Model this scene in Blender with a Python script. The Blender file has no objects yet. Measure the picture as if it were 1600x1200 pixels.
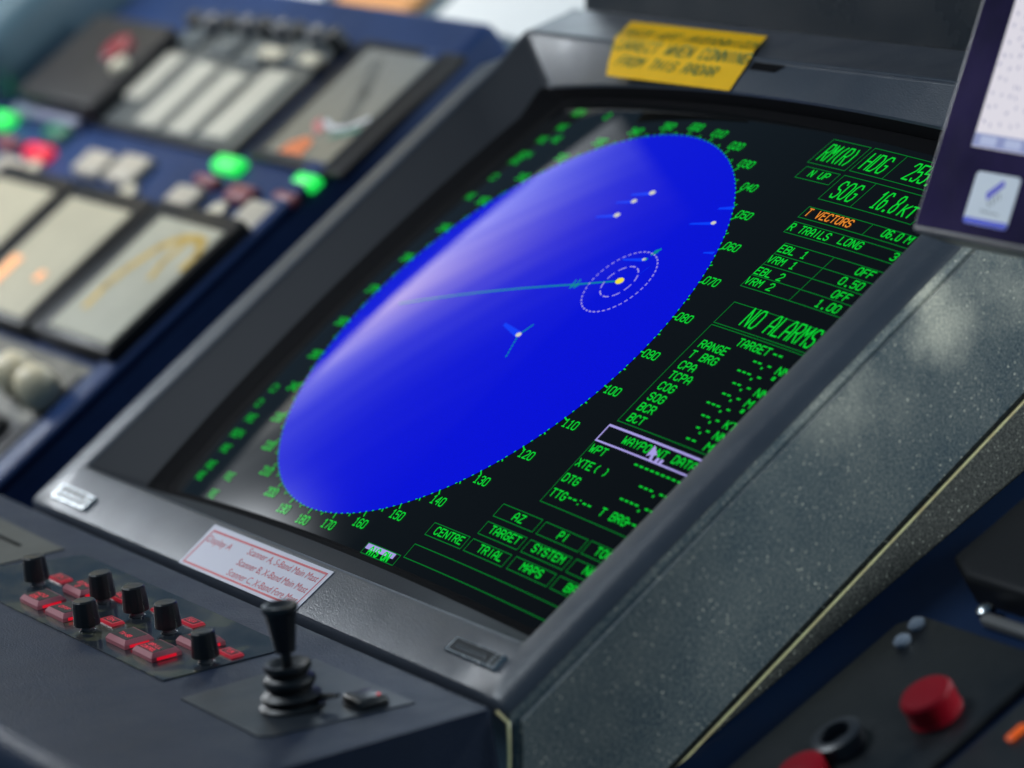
import bpy, bmesh, math, random
from mathutils import Vector, Matrix
random.seed(7)
S = bpy.context.scene
C = S.collection
K = 0.17                      # one unit = radius of the radar picture, metres
TILT = math.radians(51)       # the display face leans back
ca, sa = math.cos(TILT), math.sin(TILT)
HGT = 1.15
XH, YH, ZH = Vector((1, 0, 0)), Vector((0, -sa, -ca)), Vector((0, ca, -sa))   # across, down the face, into the face

def SW(x, y, z):              # display-face coordinates -> world metres
    return Vector((0, 0, HGT)) + (XH * x + YH * y + ZH * z) * K

# ------------------------------------------------------------------ camera
cam = bpy.data.cameras.new('camera'); camo = bpy.data.objects.new('camera', cam); C.objects.link(camo)
cam.sensor_width = 36.0; cam.lens = 147.98
cam.clip_start = 0.05; cam.clip_end = 100
R = [Vector((0.49127, -0.67934, 0.54512)), Vector((0.14589, 0.68118, 0.71743)), Vector((-0.85870, -0.27292, 0.43375))]
def sdir(v): return (XH * v[0] + YH * v[1] + ZH * v[2])
cr, cd, cf = sdir(R[0]).normalized(), sdir(R[1]).normalized(), sdir(R[2]).normalized()
M = Matrix.Identity(4)
for i in range(3):
    M[i][0] = cr[i]; M[i][1] = -cd[i]; M[i][2] = -cf[i]
M.translation = SW(13.179, 4.311, -6.400)
camo.matrix_world = M
S.camera = camo
cam.dof.use_dof = True
cam.dof.focus_distance = 14.45 * K
cam.dof.aperture_fstop = 4.2
cam.dof.aperture_blades = 0

# ------------------------------------------------------------------ world and lamps
W = bpy.data.worlds.new('World'); S.world = W; W.use_nodes = True
W.node_tree.nodes['Background'].inputs[0].default_value = (0.34, 0.66, 1.0, 1)
W.node_tree.nodes['Background'].inputs[1].default_value = 0.15
S.view_settings.view_transform = 'Standard'
try: S.view_settings.look = 'None'
except Exception: pass
S.view_settings.exposure = 0; S.view_settings.gamma = 1; S.view_settings.use_curve_mapping = False
S.render.engine = 'CYCLES'
S.cycles.use_denoising = True
S.cycles.max_bounces = 8
S.cycles.transparent_max_bounces = 8
S.cycles.sample_clamp_indirect = 6.0

def FU(x, f, u):              # x across, f forward, u up (units), from the display centre
    return Vector((x, f, u)) * K + Vector((0, 0, HGT))

def area(name, loc, xdir, zdir, sx, sy, power, col):
    L = bpy.data.lights.new(name, 'AREA'); L.shape = 'RECTANGLE'; L.size = sx * K; L.size_y = sy * K
    L.energy = power; L.color = col
    o = bpy.data.objects.new(name, L); C.objects.link(o)
    z = Vector(zdir).normalized(); x = Vector(xdir); x = (x - z * x.dot(z)).normalized(); y = z.cross(x)
    m = Matrix.Identity(4)
    for i in range(3): m[i][0] = x[i]; m[i][1] = y[i]; m[i][2] = z[i]
    m.translation = loc; o.matrix_world = m
    return o

# the slanted side window of the bridge, whose daylight mirrors in the tube
e1 = Vector((0, .83, .56)).normalized(); e2 = Vector((0, -.56, .83)).normalized()
KC = FU(-9, 2.45, 4.3)
LS, LH = 6.6, 3.0
win = area('side_window_light', KC - e1 * (LS / 2 * K) + e2 * (LH / 2 * K), e1, (-1, 0, 0), LS, LH, 14.0, (1.0, 1.0, 1.0))
win.data.use_nodes = True
nt = win.data.node_tree; N = nt.nodes; LK = nt.links
em = [n for n in N if n.type == 'EMISSION'][0]
geo = N.new('ShaderNodeNewGeometry')
def lmath(op, a, b=None, c=None):
    n = N.new('ShaderNodeMath'); n.operation = op
    for i, v in enumerate((a, b, c)):
        if v is None: continue
        if isinstance(v, (int, float)): n.inputs[i].default_value = v
        else: LK.new(v, n.inputs[i])
    return n.outputs[0]
def ldot(vec):
    s = N.new('ShaderNodeVectorMath'); s.operation = 'SUBTRACT'; LK.new(geo.outputs['Position'], s.inputs[0]); s.inputs[1].default_value = KC
    d = N.new('ShaderNodeVectorMath'); d.operation = 'DOT_PRODUCT'; LK.new(s.outputs[0], d.inputs[0]); d.inputs[1].default_value = vec / K
    return d.outputs['Value']
sc_, dc_ = ldot(e1), ldot(e2)
def gauss(v, c, w): return lmath('POWER', 2.718, lmath('MULTIPLY', lmath('POWER', lmath('MULTIPLY', lmath('SUBTRACT', v, c), 1 / w), 2), -1))
def fall(k): return lmath('POWER', 2.718, lmath('MULTIPLY', dc_, -k))
g1 = gauss(lmath('ADD', sc_, lmath('MULTIPLY', dc_, -.9)), -2.45, 1.0)
g4 = gauss(sc_, -1.3, 1.2)
g3 = lmath('MULTIPLY', gauss(sc_, -5.3, .55), gauss(dc_, 1.2, .8))
cmb = N.new('ShaderNodeCombineXYZ'); LK.new(lmath('MULTIPLY', lmath('ADD', sc_, lmath('MULTIPLY', dc_, -1.4)), 1.9), cmb.inputs[0]); LK.new(lmath('MULTIPLY', dc_, .35), cmb.inputs[1])
nz = N.new('ShaderNodeTexNoise'); nz.inputs['Scale'].default_value = 1.6; nz.inputs['Detail'].default_value = 3; LK.new(cmb.outputs[0], nz.inputs['Vector'])
streak = lmath('MAXIMUM', lmath('ADD', lmath('MULTIPLY', nz.outputs[0], 2.2), -.12), .15)
val = lmath('ADD', lmath('ADD', lmath('MULTIPLY', lmath('MULTIPLY', lmath('MULTIPLY', g1, .46), fall(1.9)), lmath('ADD', lmath('MULTIPLY', streak, .8), .2)), lmath('MULTIPLY', lmath('MULTIPLY', lmath('ADD', lmath('MULTIPLY', g4, .17), .085), fall(1.3)), streak)), lmath('MULTIPLY', g3, 6.0))
cmix = N.new('ShaderNodeMix'); cmix.data_type = 'RGBA'
LK.new(lmath('MULTIPLY', g1, 1.0), cmix.inputs[0]); cmix.inputs[6].default_value = (.88, .94, 1, 1); cmix.inputs[7].default_value = (1, .81, .36, 1)
LK.new(cmix.outputs[2], em.inputs['Color'])
LK.new(val, em.inputs['Strength'])
# front windows, windows ahead to starboard, and added fill lights
area('front_window_light', FU(-2.5, 9.0, 6.5), (1, 0, 0), (0, 1, .35), 14, 3.0, 34.0, (0.80, 0.92, 1.0))
area('starboard_window_light', FU(8.0, 6.0, 4.0), (0, 1, 0), (1, .75, .42), 4, 3, 34.0, (0.82, 0.95, 1.0))
area('port_rear_fill_light', FU(-5.0, -9.0, 9.0), (1, 0, 0), (-.3, -.7, .7), 4, 3, 29.0, (0.84, 0.93, 1.0))  # unseen fill added from behind to brighten the console faces
area('port_bezel_fill_light', FU(-9, -3.9, 2.6), (0, 1, .2), (-1, 0, 0), 1.7, 2.2, 2.8, (1.0, .96, .88))  # fill added to brighten the left bezel, kept out of the tube's reflection
area('side_window_fore_light', FU(-9, 4.6, 5.6), (0, 1, .5), (-1, 0, 0), 2.2, 2.0, 4.0, (.80, .92, 1.0))
po = area('port_overhead_fill', FU(-7.2, -1.5, 9.0), (1, 0, 0), (-.12, -.12, 1), 3, 3, 2.6, (0.97, 0.95, 0.90)); po.data.spread = math.radians(50)  # narrow fill added above the port console to brighten it

# ------------------------------------------------------------------ frames and mesh helpers
class Frame:
    def __init__(s, o, a, b, h): s.o, s.a, s.b, s.h = Vector(o), Vector(a).normalized(), Vector(b).normalized(), Vector(h).normalized()
    def w(s, a, b, h=0.0): return s.o + (s.a * a + s.b * b + s.h * h) * K
SF = Frame(SW(0, 0, 0), XH, YH, -ZH)                                   # display face
t = (YH * .857 - ZH * .515).normalized()
DF = Frame(SW(0, 1.44, 0), XH, t, (-YH * .515 - ZH * .857))            # desk in front of it
LF = Frame(SW(0, 0, .35), XH, YH, -ZH)                                 # console to port
tr = (YH - ZH * .122).normalized()
RF = Frame(SW(0, 1.1, .6), XH, tr, (-YH * .122 - ZH))                  # console to starboard
MF = Frame(SW(2.225, -.541, -.246), XH, (YH * .851 + ZH * .525), (YH * .525 - ZH * .851))   # chart monitor
WF = Frame(Vector((0, 0, HGT)), (1, 0, 0), (0, -1, 0), (0, 0, 1))

class MB:
    """collects geometry given in a frame; build() links it as ONE mesh object"""
    def __init__(s, F): s.F = F; s.bm = bmesh.new()
    def v(s, a, b, h=0.0): return s.bm.verts.new(s.F.w(a, b, h))
    def face(s, pts):
        try: return s.bm.faces.new([s.v(*p) for p in pts])
        except ValueError: return None
    def box(s, a0, a1, b0, b1, h0, h1, bev=0.0, seg=2, inset=0.0):
        P = [(a0, b0), (a1, b0), (a1, b1), (a0, b1)]
        lo = [s.v(a, b, h0) for a, b in P]
        i = inset
        Q = [(a0 + i, b0 + i), (a1 - i, b0 + i), (a1 - i, b1 - i), (a0 + i, b1 - i)]
        hi = [s.v(a, b, h1) for a, b in Q]
        fs = [s.bm.faces.new(lo[::-1]), s.bm.faces.new(hi)]
        for k in range(4): fs.append(s.bm.faces.new((lo[k], lo[(k + 1) % 4], hi[(k + 1) % 4], hi[k])))
        if bev > 0:
            ed = list({e for f in fs for e in f.edges})
            bmesh.ops.bevel(s.bm, geom=ed, offset=bev * K, segments=seg, affect='EDGES', profile=.5)
        return s
    def prism(s, poly, h0, h1, bev=0.0, seg=2):
        lo = [s.v(a, b, h0) for a, b in poly]; hi = [s.v(a, b, h1) for a, b in poly]
        n = len(poly)
        fs = [s.bm.faces.new(lo[::-1]), s.bm.faces.new(hi)]
        for k in range(n): s.bm.faces.new((lo[k], lo[(k + 1) % n], hi[(k + 1) % n], hi[k]))
        if bev > 0: bmesh.ops.bevel(s.bm, geom=list(fs[1].edges), offset=bev * K, segments=seg, affect='EDGES', profile=.5)
        return s
    def lathe(s, ca_, cb, prof, seg=32, flute=0, lean=(0, 0)):
        rings = []
        for r, h in prof:
            ring = []
            for k in range(seg):
                an = 2 * math.pi * k / seg
                rr = r * (1 - (.035 if flute and (k % 4 == 0) else 0))
                ring.append(s.v(ca_ + lean[0] * h + rr * math.cos(an), cb + lean[1] * h + rr * math.sin(an), h))
            rings.append(ring)
        for A, B in zip(rings, rings[1:]):
            for k in range(seg): s.bm.faces.new((A[k], A[(k + 1) % seg], B[(k + 1) % seg], B[k]))
        s.bm.faces.new(rings[0][::-1]); s.bm.faces.new(rings[-1])
        return s
    def tube(s, pts, r, seg=8):
        P = [s.F.w(*p) for p in pts]; rings = []
        for i, p in enumerate(P):
            d = (P[min(i + 1, len(P) - 1)] - P[max(i - 1, 0)]).normalized()
            u = d.cross(Vector((.31, .2, .93))).normalized(); w = d.cross(u)
            rings.append([s.bm.verts.new(p + (u * math.cos(6.2832 * k / seg) + w * math.sin(6.2832 * k / seg)) * r * K) for k in range(seg)])
        for A, B in zip(rings, rings[1:]):
            for k in range(seg): s.bm.faces.new((A[k], A[(k + 1) % seg], B[(k + 1) % seg], B[k]))
        s.bm.faces.new(rings[0][::-1]); s.bm.faces.new(rings[-1])
        return s
    def build(s, name, m, parent=None, smooth=None, loc=None, recalc=True):
        if recalc: bmesh.ops.recalc_face_normals(s.bm, faces=s.bm.faces[:])
        me = bpy.data.meshes.new(name)
        org = Vector(parent['_o']) if parent is not None and '_o' in parent else (Vector(loc) if loc is not None else Vector((0, 0, 0)))
        for v in s.bm.verts: v.co -= org
        s.bm.to_mesh(me); s.bm.free()
        if smooth is not None:
            me.shade_smooth()
            try: me.set_sharp_from_angle(angle=math.radians(smooth))
            except Exception: pass
        me.materials.append(m)
        o = bpy.data.objects.new(name, me); C.objects.link(o)
        if parent is not None: o.parent = parent; o['_o'] = list(org)
        else: o.location = org; o['_o'] = list(org)
        return o

def tag(o, label=None, cat=None, group=None, kind=None):
    if label: o['label'] = label
    if cat: o['category'] = cat
    if group: o['group'] = group
    if kind: o['kind'] = kind
    return o
def thing(name, label, cat, loc, group=None, kind=None):
    o = bpy.data.objects.new(name, None); C.objects.link(o); o.location = loc; o['_o'] = list(loc)
    o.empty_display_size = .02
    return tag(o, label, cat, group, kind)
def copy_part(o, delta, parent=None):
    c = o.copy(); C.objects.link(c); c.parent = parent if parent else o.parent
    c.location = o.location + delta
    for ch in list(o.children):
        d = ch.copy(); C.objects.link(d); d.parent = c; d.location = ch.location
    return c

# ------------------------------------------------------------------ materials
def srgb(r, g, b):
    f = lambda c: (c / 255 / 12.92) if c / 255 <= .04045 else ((c / 255 + .055) / 1.055) ** 2.4
    return (f(r), f(g), f(b), 1)
def mat(name, base, rough=.5, metal=0.0, spec=.5, emis=None, es=0.0, bump=None, var=None, coat=0.0, trans=0.0, ior=1.5, rvar=None):
    m = bpy.data.materials.new(name); m.use_nodes = True
    n = m.node_tree.nodes; l = m.node_tree.links; b = n['Principled BSDF']
    b.inputs['Base Color'].default_value = (*base[:3], 1); b.inputs['Roughness'].default_value = rough
    b.inputs['Metallic'].default_value = metal; b.inputs['Specular IOR Level'].default_value = spec
    b.inputs['Coat Weight'].default_value = coat; b.inputs['Transmission Weight'].default_value = trans; b.inputs['IOR'].default_value = ior
    if emis: b.inputs['Emission Color'].default_value = (*emis[:3], 1); b.inputs['Emission Strength'].default_value = es
    tc = n.new('ShaderNodeTexCoord')
    def noise(scale, detail=3, rough_=.55):
        x = n.new('ShaderNodeTexNoise'); x.inputs['Scale'].default_value = scale; x.inputs['Detail'].default_value = detail
        x.inputs['Roughness'].default_value = rough_; l.new(tc.outputs['Object'], x.inputs['Vector']); return x
    if bump:
        x = noise(bump[0], 2); bp = n.new('ShaderNodeBump'); bp.inputs['Strength'].default_value = bump[1]; bp.inputs['Distance'].default_value = bump[2]
        l.new(x.outputs[0], bp.inputs['Height']); l.new(bp.outputs[0], b.inputs['Normal'])
    if var:
        x = noise(var[0], 5, .6); r = n.new('ShaderNodeValToRGB'); r.color_ramp.elements[0].position = .32; r.color_ramp.elements[1].position = .70
        r.color_ramp.elements[0].color = (*[c * (1 - var[1]) for c in base[:3]], 1); r.color_ramp.elements[1].color = (*[min(1, c * (1 + var[1])) for c in base[:3]], 1)
        l.new(x.outputs[0], r.inputs[0]); l.new(r.outputs[0], b.inputs['Base Color'])
    if rvar:
        x = noise(rvar[0], 4, .6); mr = n.new('ShaderNodeMapRange'); mr.inputs['From Min'].default_value = .3; mr.inputs['From Max'].default_value = .7
        mr.inputs['To Min'].default_value = rvar[1]; mr.inputs['To Max'].default_value = rvar[2]; l.new(x.outputs[0], mr.inputs['Value']); l.new(mr.outputs[0], b.inputs['Roughness'])
    return m

def dusty(name, base, dust, rough, dscale=900.0, dense=.5, blotch=0.0, bumpd=.0006):  # dust: colour of specks and patches, dust with glints and painted light
    """paint with a fine hammered grain, pale specks of dust and glints, blotches of dust and painted light"""
    m = mat(name, base, rough, spec=.5)
    n = m.node_tree.nodes; l = m.node_tree.links; b = n['Principled BSDF']
    tc = [x for x in n if x.type == 'TEX_COORD'][0]
    def nz_(sc, de, ro=.55):
        x = n.new('ShaderNodeTexNoise'); x.inputs['Scale'].default_value = sc; x.inputs['Detail'].default_value = de; x.inputs['Roughness'].default_value = ro
        l.new(tc.outputs['Object'], x.inputs['Vector']); return x.outputs[0]
    def mr(v, a, c, d=0.0, e=1.0):
        x = n.new('ShaderNodeMapRange'); x.inputs['From Min'].default_value = a; x.inputs['From Max'].default_value = c
        x.inputs['To Min'].default_value = d; x.inputs['To Max'].default_value = e; l.new(v, x.inputs['Value']); return x.outputs[0]
    def mm(op, a, c):
        x = n.new('ShaderNodeMath'); x.operation = op
        for i, v in enumerate((a, c)):
            if isinstance(v, (int, float)): x.inputs[i].default_value = v
            else: l.new(v, x.inputs[i])
        return x.outputs[0]
    vo = n.new('ShaderNodeTexVoronoi'); vo.inputs['Scale'].default_value = dscale; vo.voronoi_dimensions = '2D'
    s2 = n.new('ShaderNodeSeparateXYZ'); l.new(tc.outputs['Object'], s2.inputs[0])
    c2 = n.new('ShaderNodeCombineXYZ'); l.new(s2.outputs['Y'], c2.inputs[0]); l.new(s2.outputs['Z'], c2.inputs[1]); l.new(c2.outputs[0], vo.inputs['Vector'])
    wn = n.new('ShaderNodeSeparateColor'); l.new(vo.outputs['Color'], wn.inputs[0])
    on = mr(wn.outputs[0], 1 - dense, 1 - dense + .02)                    # only some cells carry a speck
    sz = mm('MULTIPLY', mm('MULTIPLY', wn.outputs[1], wn.outputs[1]), .27)
    speck = mm('MULTIPLY', on, mr(mm('SUBTRACT', vo.outputs['Distance'], sz), .06, 0.0))  # specks put dust and its glints into the base colour
    speck = mm('MULTIPLY', speck, mr(wn.outputs[2], 0, 1, .22, .95))
    fine = mr(nz_(640, 4, .8), .44, .64)
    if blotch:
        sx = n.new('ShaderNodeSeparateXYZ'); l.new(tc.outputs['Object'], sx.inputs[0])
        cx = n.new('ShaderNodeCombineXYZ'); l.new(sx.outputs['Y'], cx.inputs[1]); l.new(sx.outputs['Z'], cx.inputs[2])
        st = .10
        for y_, z_, r_ in ((.212, .264, .030), (.200, .288, .020), (.262, .296, .050), (.15, .235, .05)):  # pale patches: dust plus light by the monitor, put into the colour
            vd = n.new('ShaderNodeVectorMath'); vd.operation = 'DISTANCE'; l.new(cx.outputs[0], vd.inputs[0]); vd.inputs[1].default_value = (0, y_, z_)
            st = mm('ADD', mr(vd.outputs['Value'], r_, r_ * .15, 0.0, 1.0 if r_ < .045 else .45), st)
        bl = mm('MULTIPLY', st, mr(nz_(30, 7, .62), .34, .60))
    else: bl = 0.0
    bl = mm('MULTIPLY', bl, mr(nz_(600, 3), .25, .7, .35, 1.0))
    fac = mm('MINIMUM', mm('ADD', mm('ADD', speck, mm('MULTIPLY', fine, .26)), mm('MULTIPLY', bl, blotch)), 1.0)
    mx = n.new('ShaderNodeMix'); mx.data_type = 'RGBA'
    l.new(fac, mx.inputs[0]); mx.inputs[6].default_value = (*base[:3], 1); mx.inputs[7].default_value = (*dust[:3], 1)
    l.new(mx.outputs[2], b.inputs['Base Color'])
    l.new(mr(fac, 0, 1, rough, .8), b.inputs['Roughness'])
    bp = n.new('ShaderNodeBump'); bp.inputs['Strength'].default_value = .6; bp.inputs['Distance'].default_value = bumpd
    l.new(nz_(800, 2), bp.inputs['Height']); l.new(bp.outputs[0], b.inputs['Normal'])
    return m

GREY = mat('grey_housing_paint', (.044, .052, .068), .34, bump=(880, .5, .0005), var=(25, .10), rvar=(30, .28, .40))
GREYFINE = mat('grey_desk_paint', (.020, .028, .050), .44, spec=.18, bump=(760, .8, .0006), var=(18, .12), rvar=(22, .36, .5))
SIDE = dusty('dusty_lit_side_paint', (.032, .062, .083), (.66, .62, .50), .36, 440, .24, .85)
CHASSIS = dusty('dusty_glinting_black_chassis', (.022, .023, .023), (.50, .49, .40), .5, 460, .30, .10)
EDGE = mat('cream_edge', (1.0, .76, .38), .25, spec=.9, var=(60, .25))
BLACK = mat('black_plastic', (.012, .012, .013), .32, rvar=(60, .25, .42))
BLACKG = mat('black_gloss', (.008, .009, .010), .16, rvar=(40, .12, .25))
RUBBER = mat('black_rubber', (.011, .011, .012), .45, bump=(500, .15, .0003))
MASK = mat('black_screen_mask', (.007, .007, .008), .85, spec=.03)
BLUE = mat('blue_console_paint', (.017, .036, .105), .42, spec=.10, bump=(500, .25, .0004), var=(12, .18), rvar=(14, .34, .5))
NAVY = mat('navy_console_paint', (.003, .020, .068), .5, spec=.15, var=(10, .15))
CHROME = mat('dull_chrome', (.33, .35, .36), .34, metal=1.0, rvar=(80, .2, .32))
WHITE = mat('white_paper', (.80, .80, .78), .6)
def screen_mat(name, emis, es, grain=0.0):
    m = mat(name, (.0015, .002, .0025), .05, spec=.13, emis=emis, es=es, rvar=(55, .02, .05))
    m.node_tree.nodes['Principled BSDF'].inputs['Specular Tint'].default_value = (1.0, .97, .96, 1)
    if grain:
        n = m.node_tree.nodes; l = m.node_tree.links
        tc = [x for x in n if x.type == 'TEX_COORD'][0]
        x = n.new('ShaderNodeTexNoise'); x.inputs['Scale'].default_value = 1800; x.inputs['Detail'].default_value = 1; l.new(tc.outputs['Object'], x.inputs['Vector'])
        r = n.new('ShaderNodeMapRange'); r.inputs['From Min'].default_value = .3; r.inputs['From Max'].default_value = .7
        r.inputs['To Min'].default_value = es * (1 - grain); r.inputs['To Max'].default_value = es * (1 + grain)
        l.new(x.outputs[0], r.inputs['Value']); l.new(r.outputs[0], n['Principled BSDF'].inputs['Emission Strength'])
    return m
GLASS = screen_mat('dark_tube_glass', (.5, .6, .7), .004)
PPI = screen_mat('blue_radar_phosphor', (0.0, .002, 1.0), .66, .10)
GREEN = screen_mat('green_trace', (.003, 1.0, .05), .62)
GREEND = screen_mat('dim_green_trace', (.0, 1.0, .10), .17)
ORANGE = screen_mat('orange_trace', (1.0, .32, .03), .80)
LILAC = screen_mat('lilac_trace', (.50, .44, 1.0), .75)
CYAN = screen_mat('teal_trace', (.0, .55, .62), .45)
TRAIL = screen_mat('bright_blue_trail', (.0, .045, 1.0), .95)
ECHO = screen_mat('pale_echo', (.85, .85, .70), .75)
YEL = screen_mat('yellow_echo', (1.0, .85, .05), .9)

# ------------------------------------------------------------------ stroke lettering
G = {
'A': [[(0,0),(0,.65),(.35,1),(.65,1),(1,.65),(1,0)],[(0,.4),(1,.4)]], 'B': [[(0,0),(0,1),(.75,1),(1,.85),(1,.65),(.75,.52),(0,.52)],[(.75,.52),(1,.36),(1,.15),(.75,0),(0,0)]],
'C': [[(1,.8),(.75,1),(.25,1),(0,.8),(0,.2),(.25,0),(.75,0),(1,.2)]], 'D': [[(0,0),(0,1),(.65,1),(1,.75),(1,.25),(.65,0),(0,0)]], 'E': [[(1,1),(0,1),(0,0),(1,0)],[(0,.52),(.75,.52)]],
'F': [[(1,1),(0,1),(0,0)],[(0,.52),(.75,.52)]], 'G': [[(1,.8),(.75,1),(.25,1),(0,.8),(0,.2),(.25,0),(.75,0),(1,.2),(1,.48),(.55,.48)]], 'H': [[(0,0),(0,1)],[(1,0),(1,1)],[(0,.5),(1,.5)]],
'I': [[(.5,0),(.5,1)]], 'K': [[(0,0),(0,1)],[(1,1),(0,.42)],[(.3,.58),(1,0)]], 'L': [[(0,1),(0,0),(1,0)]], 'M': [[(0,0),(0,1),(.5,.5),(1,1),(1,0)]], 'N': [[(0,0),(0,1),(1,0),(1,1)]],
'O': [[(.25,0),(0,.2),(0,.8),(.25,1),(.75,1),(1,.8),(1,.2),(.75,0),(.25,0)]], 'P': [[(0,0),(0,1),(.75,1),(1,.82),(1,.62),(.75,.46),(0,.46)]], 'R': [[(0,0),(0,1),(.75,1),(1,.82),(1,.65),(.75,.5),(0,.5)],[(.5,.5),(1,0)]],
'S': [[(1,.82),(.75,1),(.25,1),(0,.82),(0,.65),(.25,.52),(.75,.48),(1,.35),(1,.18),(.75,0),(.25,0),(0,.18)]], 'T': [[(0,1),(1,1)],[(.5,1),(.5,0)]], 'U': [[(0,1),(0,.2),(.25,0),(.75,0),(1,.2),(1,1)]],
'V': [[(0,1),(.5,0),(1,1)]], 'W': [[(0,1),(.2,0),(.5,.6),(.8,0),(1,1)]], 'X': [[(0,0),(1,1)],[(0,1),(1,0)]], 'Y': [[(0,1),(.5,.5),(1,1)],[(.5,.5),(.5,0)]], 'Z': [[(0,1),(1,1),(0,0),(1,0)]],
'0': [[(.2,0),(0,.15),(0,.85),(.2,1),(.8,1),(1,.85),(1,.15),(.8,0),(.2,0)]], '1': [[(.2,.8),(.55,1),(.55,0)],[(.2,0),(.9,0)]], '2': [[(0,.8),(.25,1),(.75,1),(1,.8),(1,.6),(0,0),(1,0)]],
'3': [[(0,.85),(.25,1),(.75,1),(1,.85),(1,.65),(.75,.52),(.4,.52)],[(.75,.52),(1,.36),(1,.15),(.75,0),(.25,0),(0,.15)]], '4': [[(.75,0),(.75,1),(0,.35),(1,.35)]], '5': [[(1,1),(0,1),(0,.55),(.75,.6),(1,.42),(1,.18),(.75,0),(.2,0),(0,.15)]],
'6': [[(1,.85),(.75,1),(.25,1),(0,.8),(0,.2),(.25,0),(.75,0),(1,.2),(1,.4),(.75,.55),(0,.5)]], '7': [[(0,1),(1,1),(.35,0)]], '8': [[(.25,.53),(0,.7),(0,.85),(.25,1),(.75,1),(1,.85),(1,.7),(.75,.53),(.25,.53),(0,.35),(0,.15),(.25,0),(.75,0),(1,.15),(1,.35),(.75,.53)]],
'9': [[(0,.15),(.25,0),(.75,0),(1,.2),(1,.8),(.75,1),(.25,1),(0,.8),(0,.6),(.25,.45),(1,.5)]], '(': [[(.75,1),(.4,.75),(.4,.25),(.75,0)]], ')': [[(.25,1),(.6,.75),(.6,.25),(.25,0)]],
'-': [[(.12,.5),(.86,.5)]], '.': [[(.4,.0),(.6,.0)]], ':': [[(.4,.15),(.6,.15)],[(.4,.7),(.6,.7)]], "'": [[(.3,.62),(.3,.95),(.8,.95),(.8,.62),(.3,.62)]], ',': [[(.5,.05),(.4,-.15)]], ' ': [],
}
def ribbon(mb, put, pts, w):
    for (x0, y0), (x1, y1) in zip(pts, pts[1:]):
        dx, dy = x1 - x0, y1 - y0; L_ = math.hypot(dx, dy)
        if L_ < 1e-9: continue
        ux, uy = dx / L_ * w / 2, dy / L_ * w / 2
        n = max(1, int(L_ / .12)); prev = None
        for i in range(n + 1):
            f = i / n; ex = -.6 if i == 0 else (.6 if i == n else 0)
            cx, cy = x0 + dx * f + ux * ex, y0 + dy * f + uy * ex
            a = mb.bm.verts.new(put(cx - uy, cy + ux)); b = mb.bm.verts.new(put(cx + uy, cy - ux))
            if prev: mb.bm.faces.new((prev[0], a, b, prev[1]))
            prev = (a, b)
def text(mb, put, s, x0, x1, yb, h, w=.009, fill=.70):
    n = len(s); pitch = (x1 - x0) / (n - 1 + fill); cw = pitch * fill
    for i, ch in enumerate(s):
        for pl in G.get(ch, []):
            ww = w * (1.25 if ch == '-' else 1.6) if ch in '-.' else w
            ribbon(mb, put, [(x0 + i * pitch + px * cw, yb - py * h) for px, py in pl], ww)
CRV = 0.08
def gz(x, y): return CRV * ((x - .35) ** 2 + y * y) / 2
def onglass(off):
    return lambda x, y: SW(x, y, gz(x, y) - off)

# ================================================================== RADAR DISPLAY
radar = thing('radar_display', 'grey radar display with a round blue radar picture and green readouts', 'radar display', SW(.15, 1.44, .6))
NS = 14
def rloop(x0, x1, y0, y1, r, zf):
    cs = [(x0 + r, y0 + r, 180), (x1 - r, y0 + r, 270), (x1 - r, y1 - r, 0), (x0 + r, y1 - r, 90)]
    pts = []
    for i, (cx, cy, a0) in enumerate(cs):
        for k in range(5):
            a = math.radians(a0 + 90 * k / 4); pts.append((cx + r * math.cos(a), cy + r * math.sin(a)))
        nx, ny, na = cs[(i + 1) % 4]; a = math.radians(a0 + 90)
        p = (cx + r * math.cos(a), cy + r * math.sin(a)); q = (nx + r * math.cos(math.radians(na)), ny + r * math.sin(math.radians(na)))
        for k in range(1, NS): pts.append((p[0] + (q[0] - p[0]) * k / NS, p[1] + (q[1] - p[1]) * k / NS))
    return [(x, y, zf(x, y)) for x, y in pts]
def bridge(mb, loops, close=False):
    vs = [[mb.bm.verts.new(SW(*p)) for p in lp] for lp in loops]
    for A, B in zip(vs, vs[1:]):
        n = len(A)
        for k in range(n): mb.bm.faces.new((A[k], A[(k + 1) % n], B[(k + 1) % n], B[k]))
    return vs
def ztop(back, other=0.0):
    return lambda x, y: back if y < -1.3 else other
mb = MB(SF)
def skew(lp): return [(x, y - .02 * (x - .13) if y < -1.15 else y, z) for x, y, z in lp]
bridge(mb, [skew(q) for q in [
    rloop(-1.755, 2.03, -1.665, 1.445, .03, lambda x, y: .60),
    rloop(-1.755, 2.03, -1.665, 1.445, .03, ztop(.15, .055)),
    rloop(-1.75, 2.025, -1.655, 1.44, .03, ztop(.12, .04)),
    rloop(-1.735, 1.985, -1.645, 1.425, .03, ztop(.107, .010)),
    rloop(-1.715, 1.955, -1.63, 1.415, .03, ztop(.10, .0)),
    rloop(-1.615, 1.860, -1.392, 1.215, .02, ztop(-.010, .0)),
    rloop(-1.608, 1.855, -1.384, 1.210, .02, ztop(-.0165, .001)),
    rloop(-1.603, 1.852, -1.379, 1.207, .02, ztop(-.0175, .002)),
    rloop(-1.600, 1.848, -1.374, 1.203, .02, ztop(-.0165, .004)),
    rloop(-1.598, 1.847, -1.371, 1.201, .02, ztop(-.0115, .005)),
    rloop(-1.596, 1.846, -1.366, 1.199, .02, ztop(-.0125, .007)),
    rloop(-1.592, 1.842, -1.362, 1.195, .02, ztop(-.0105, .012)),
]])
mb.build('bezel', GREY, radar, smooth=38)
mb = MB(SF)
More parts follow.
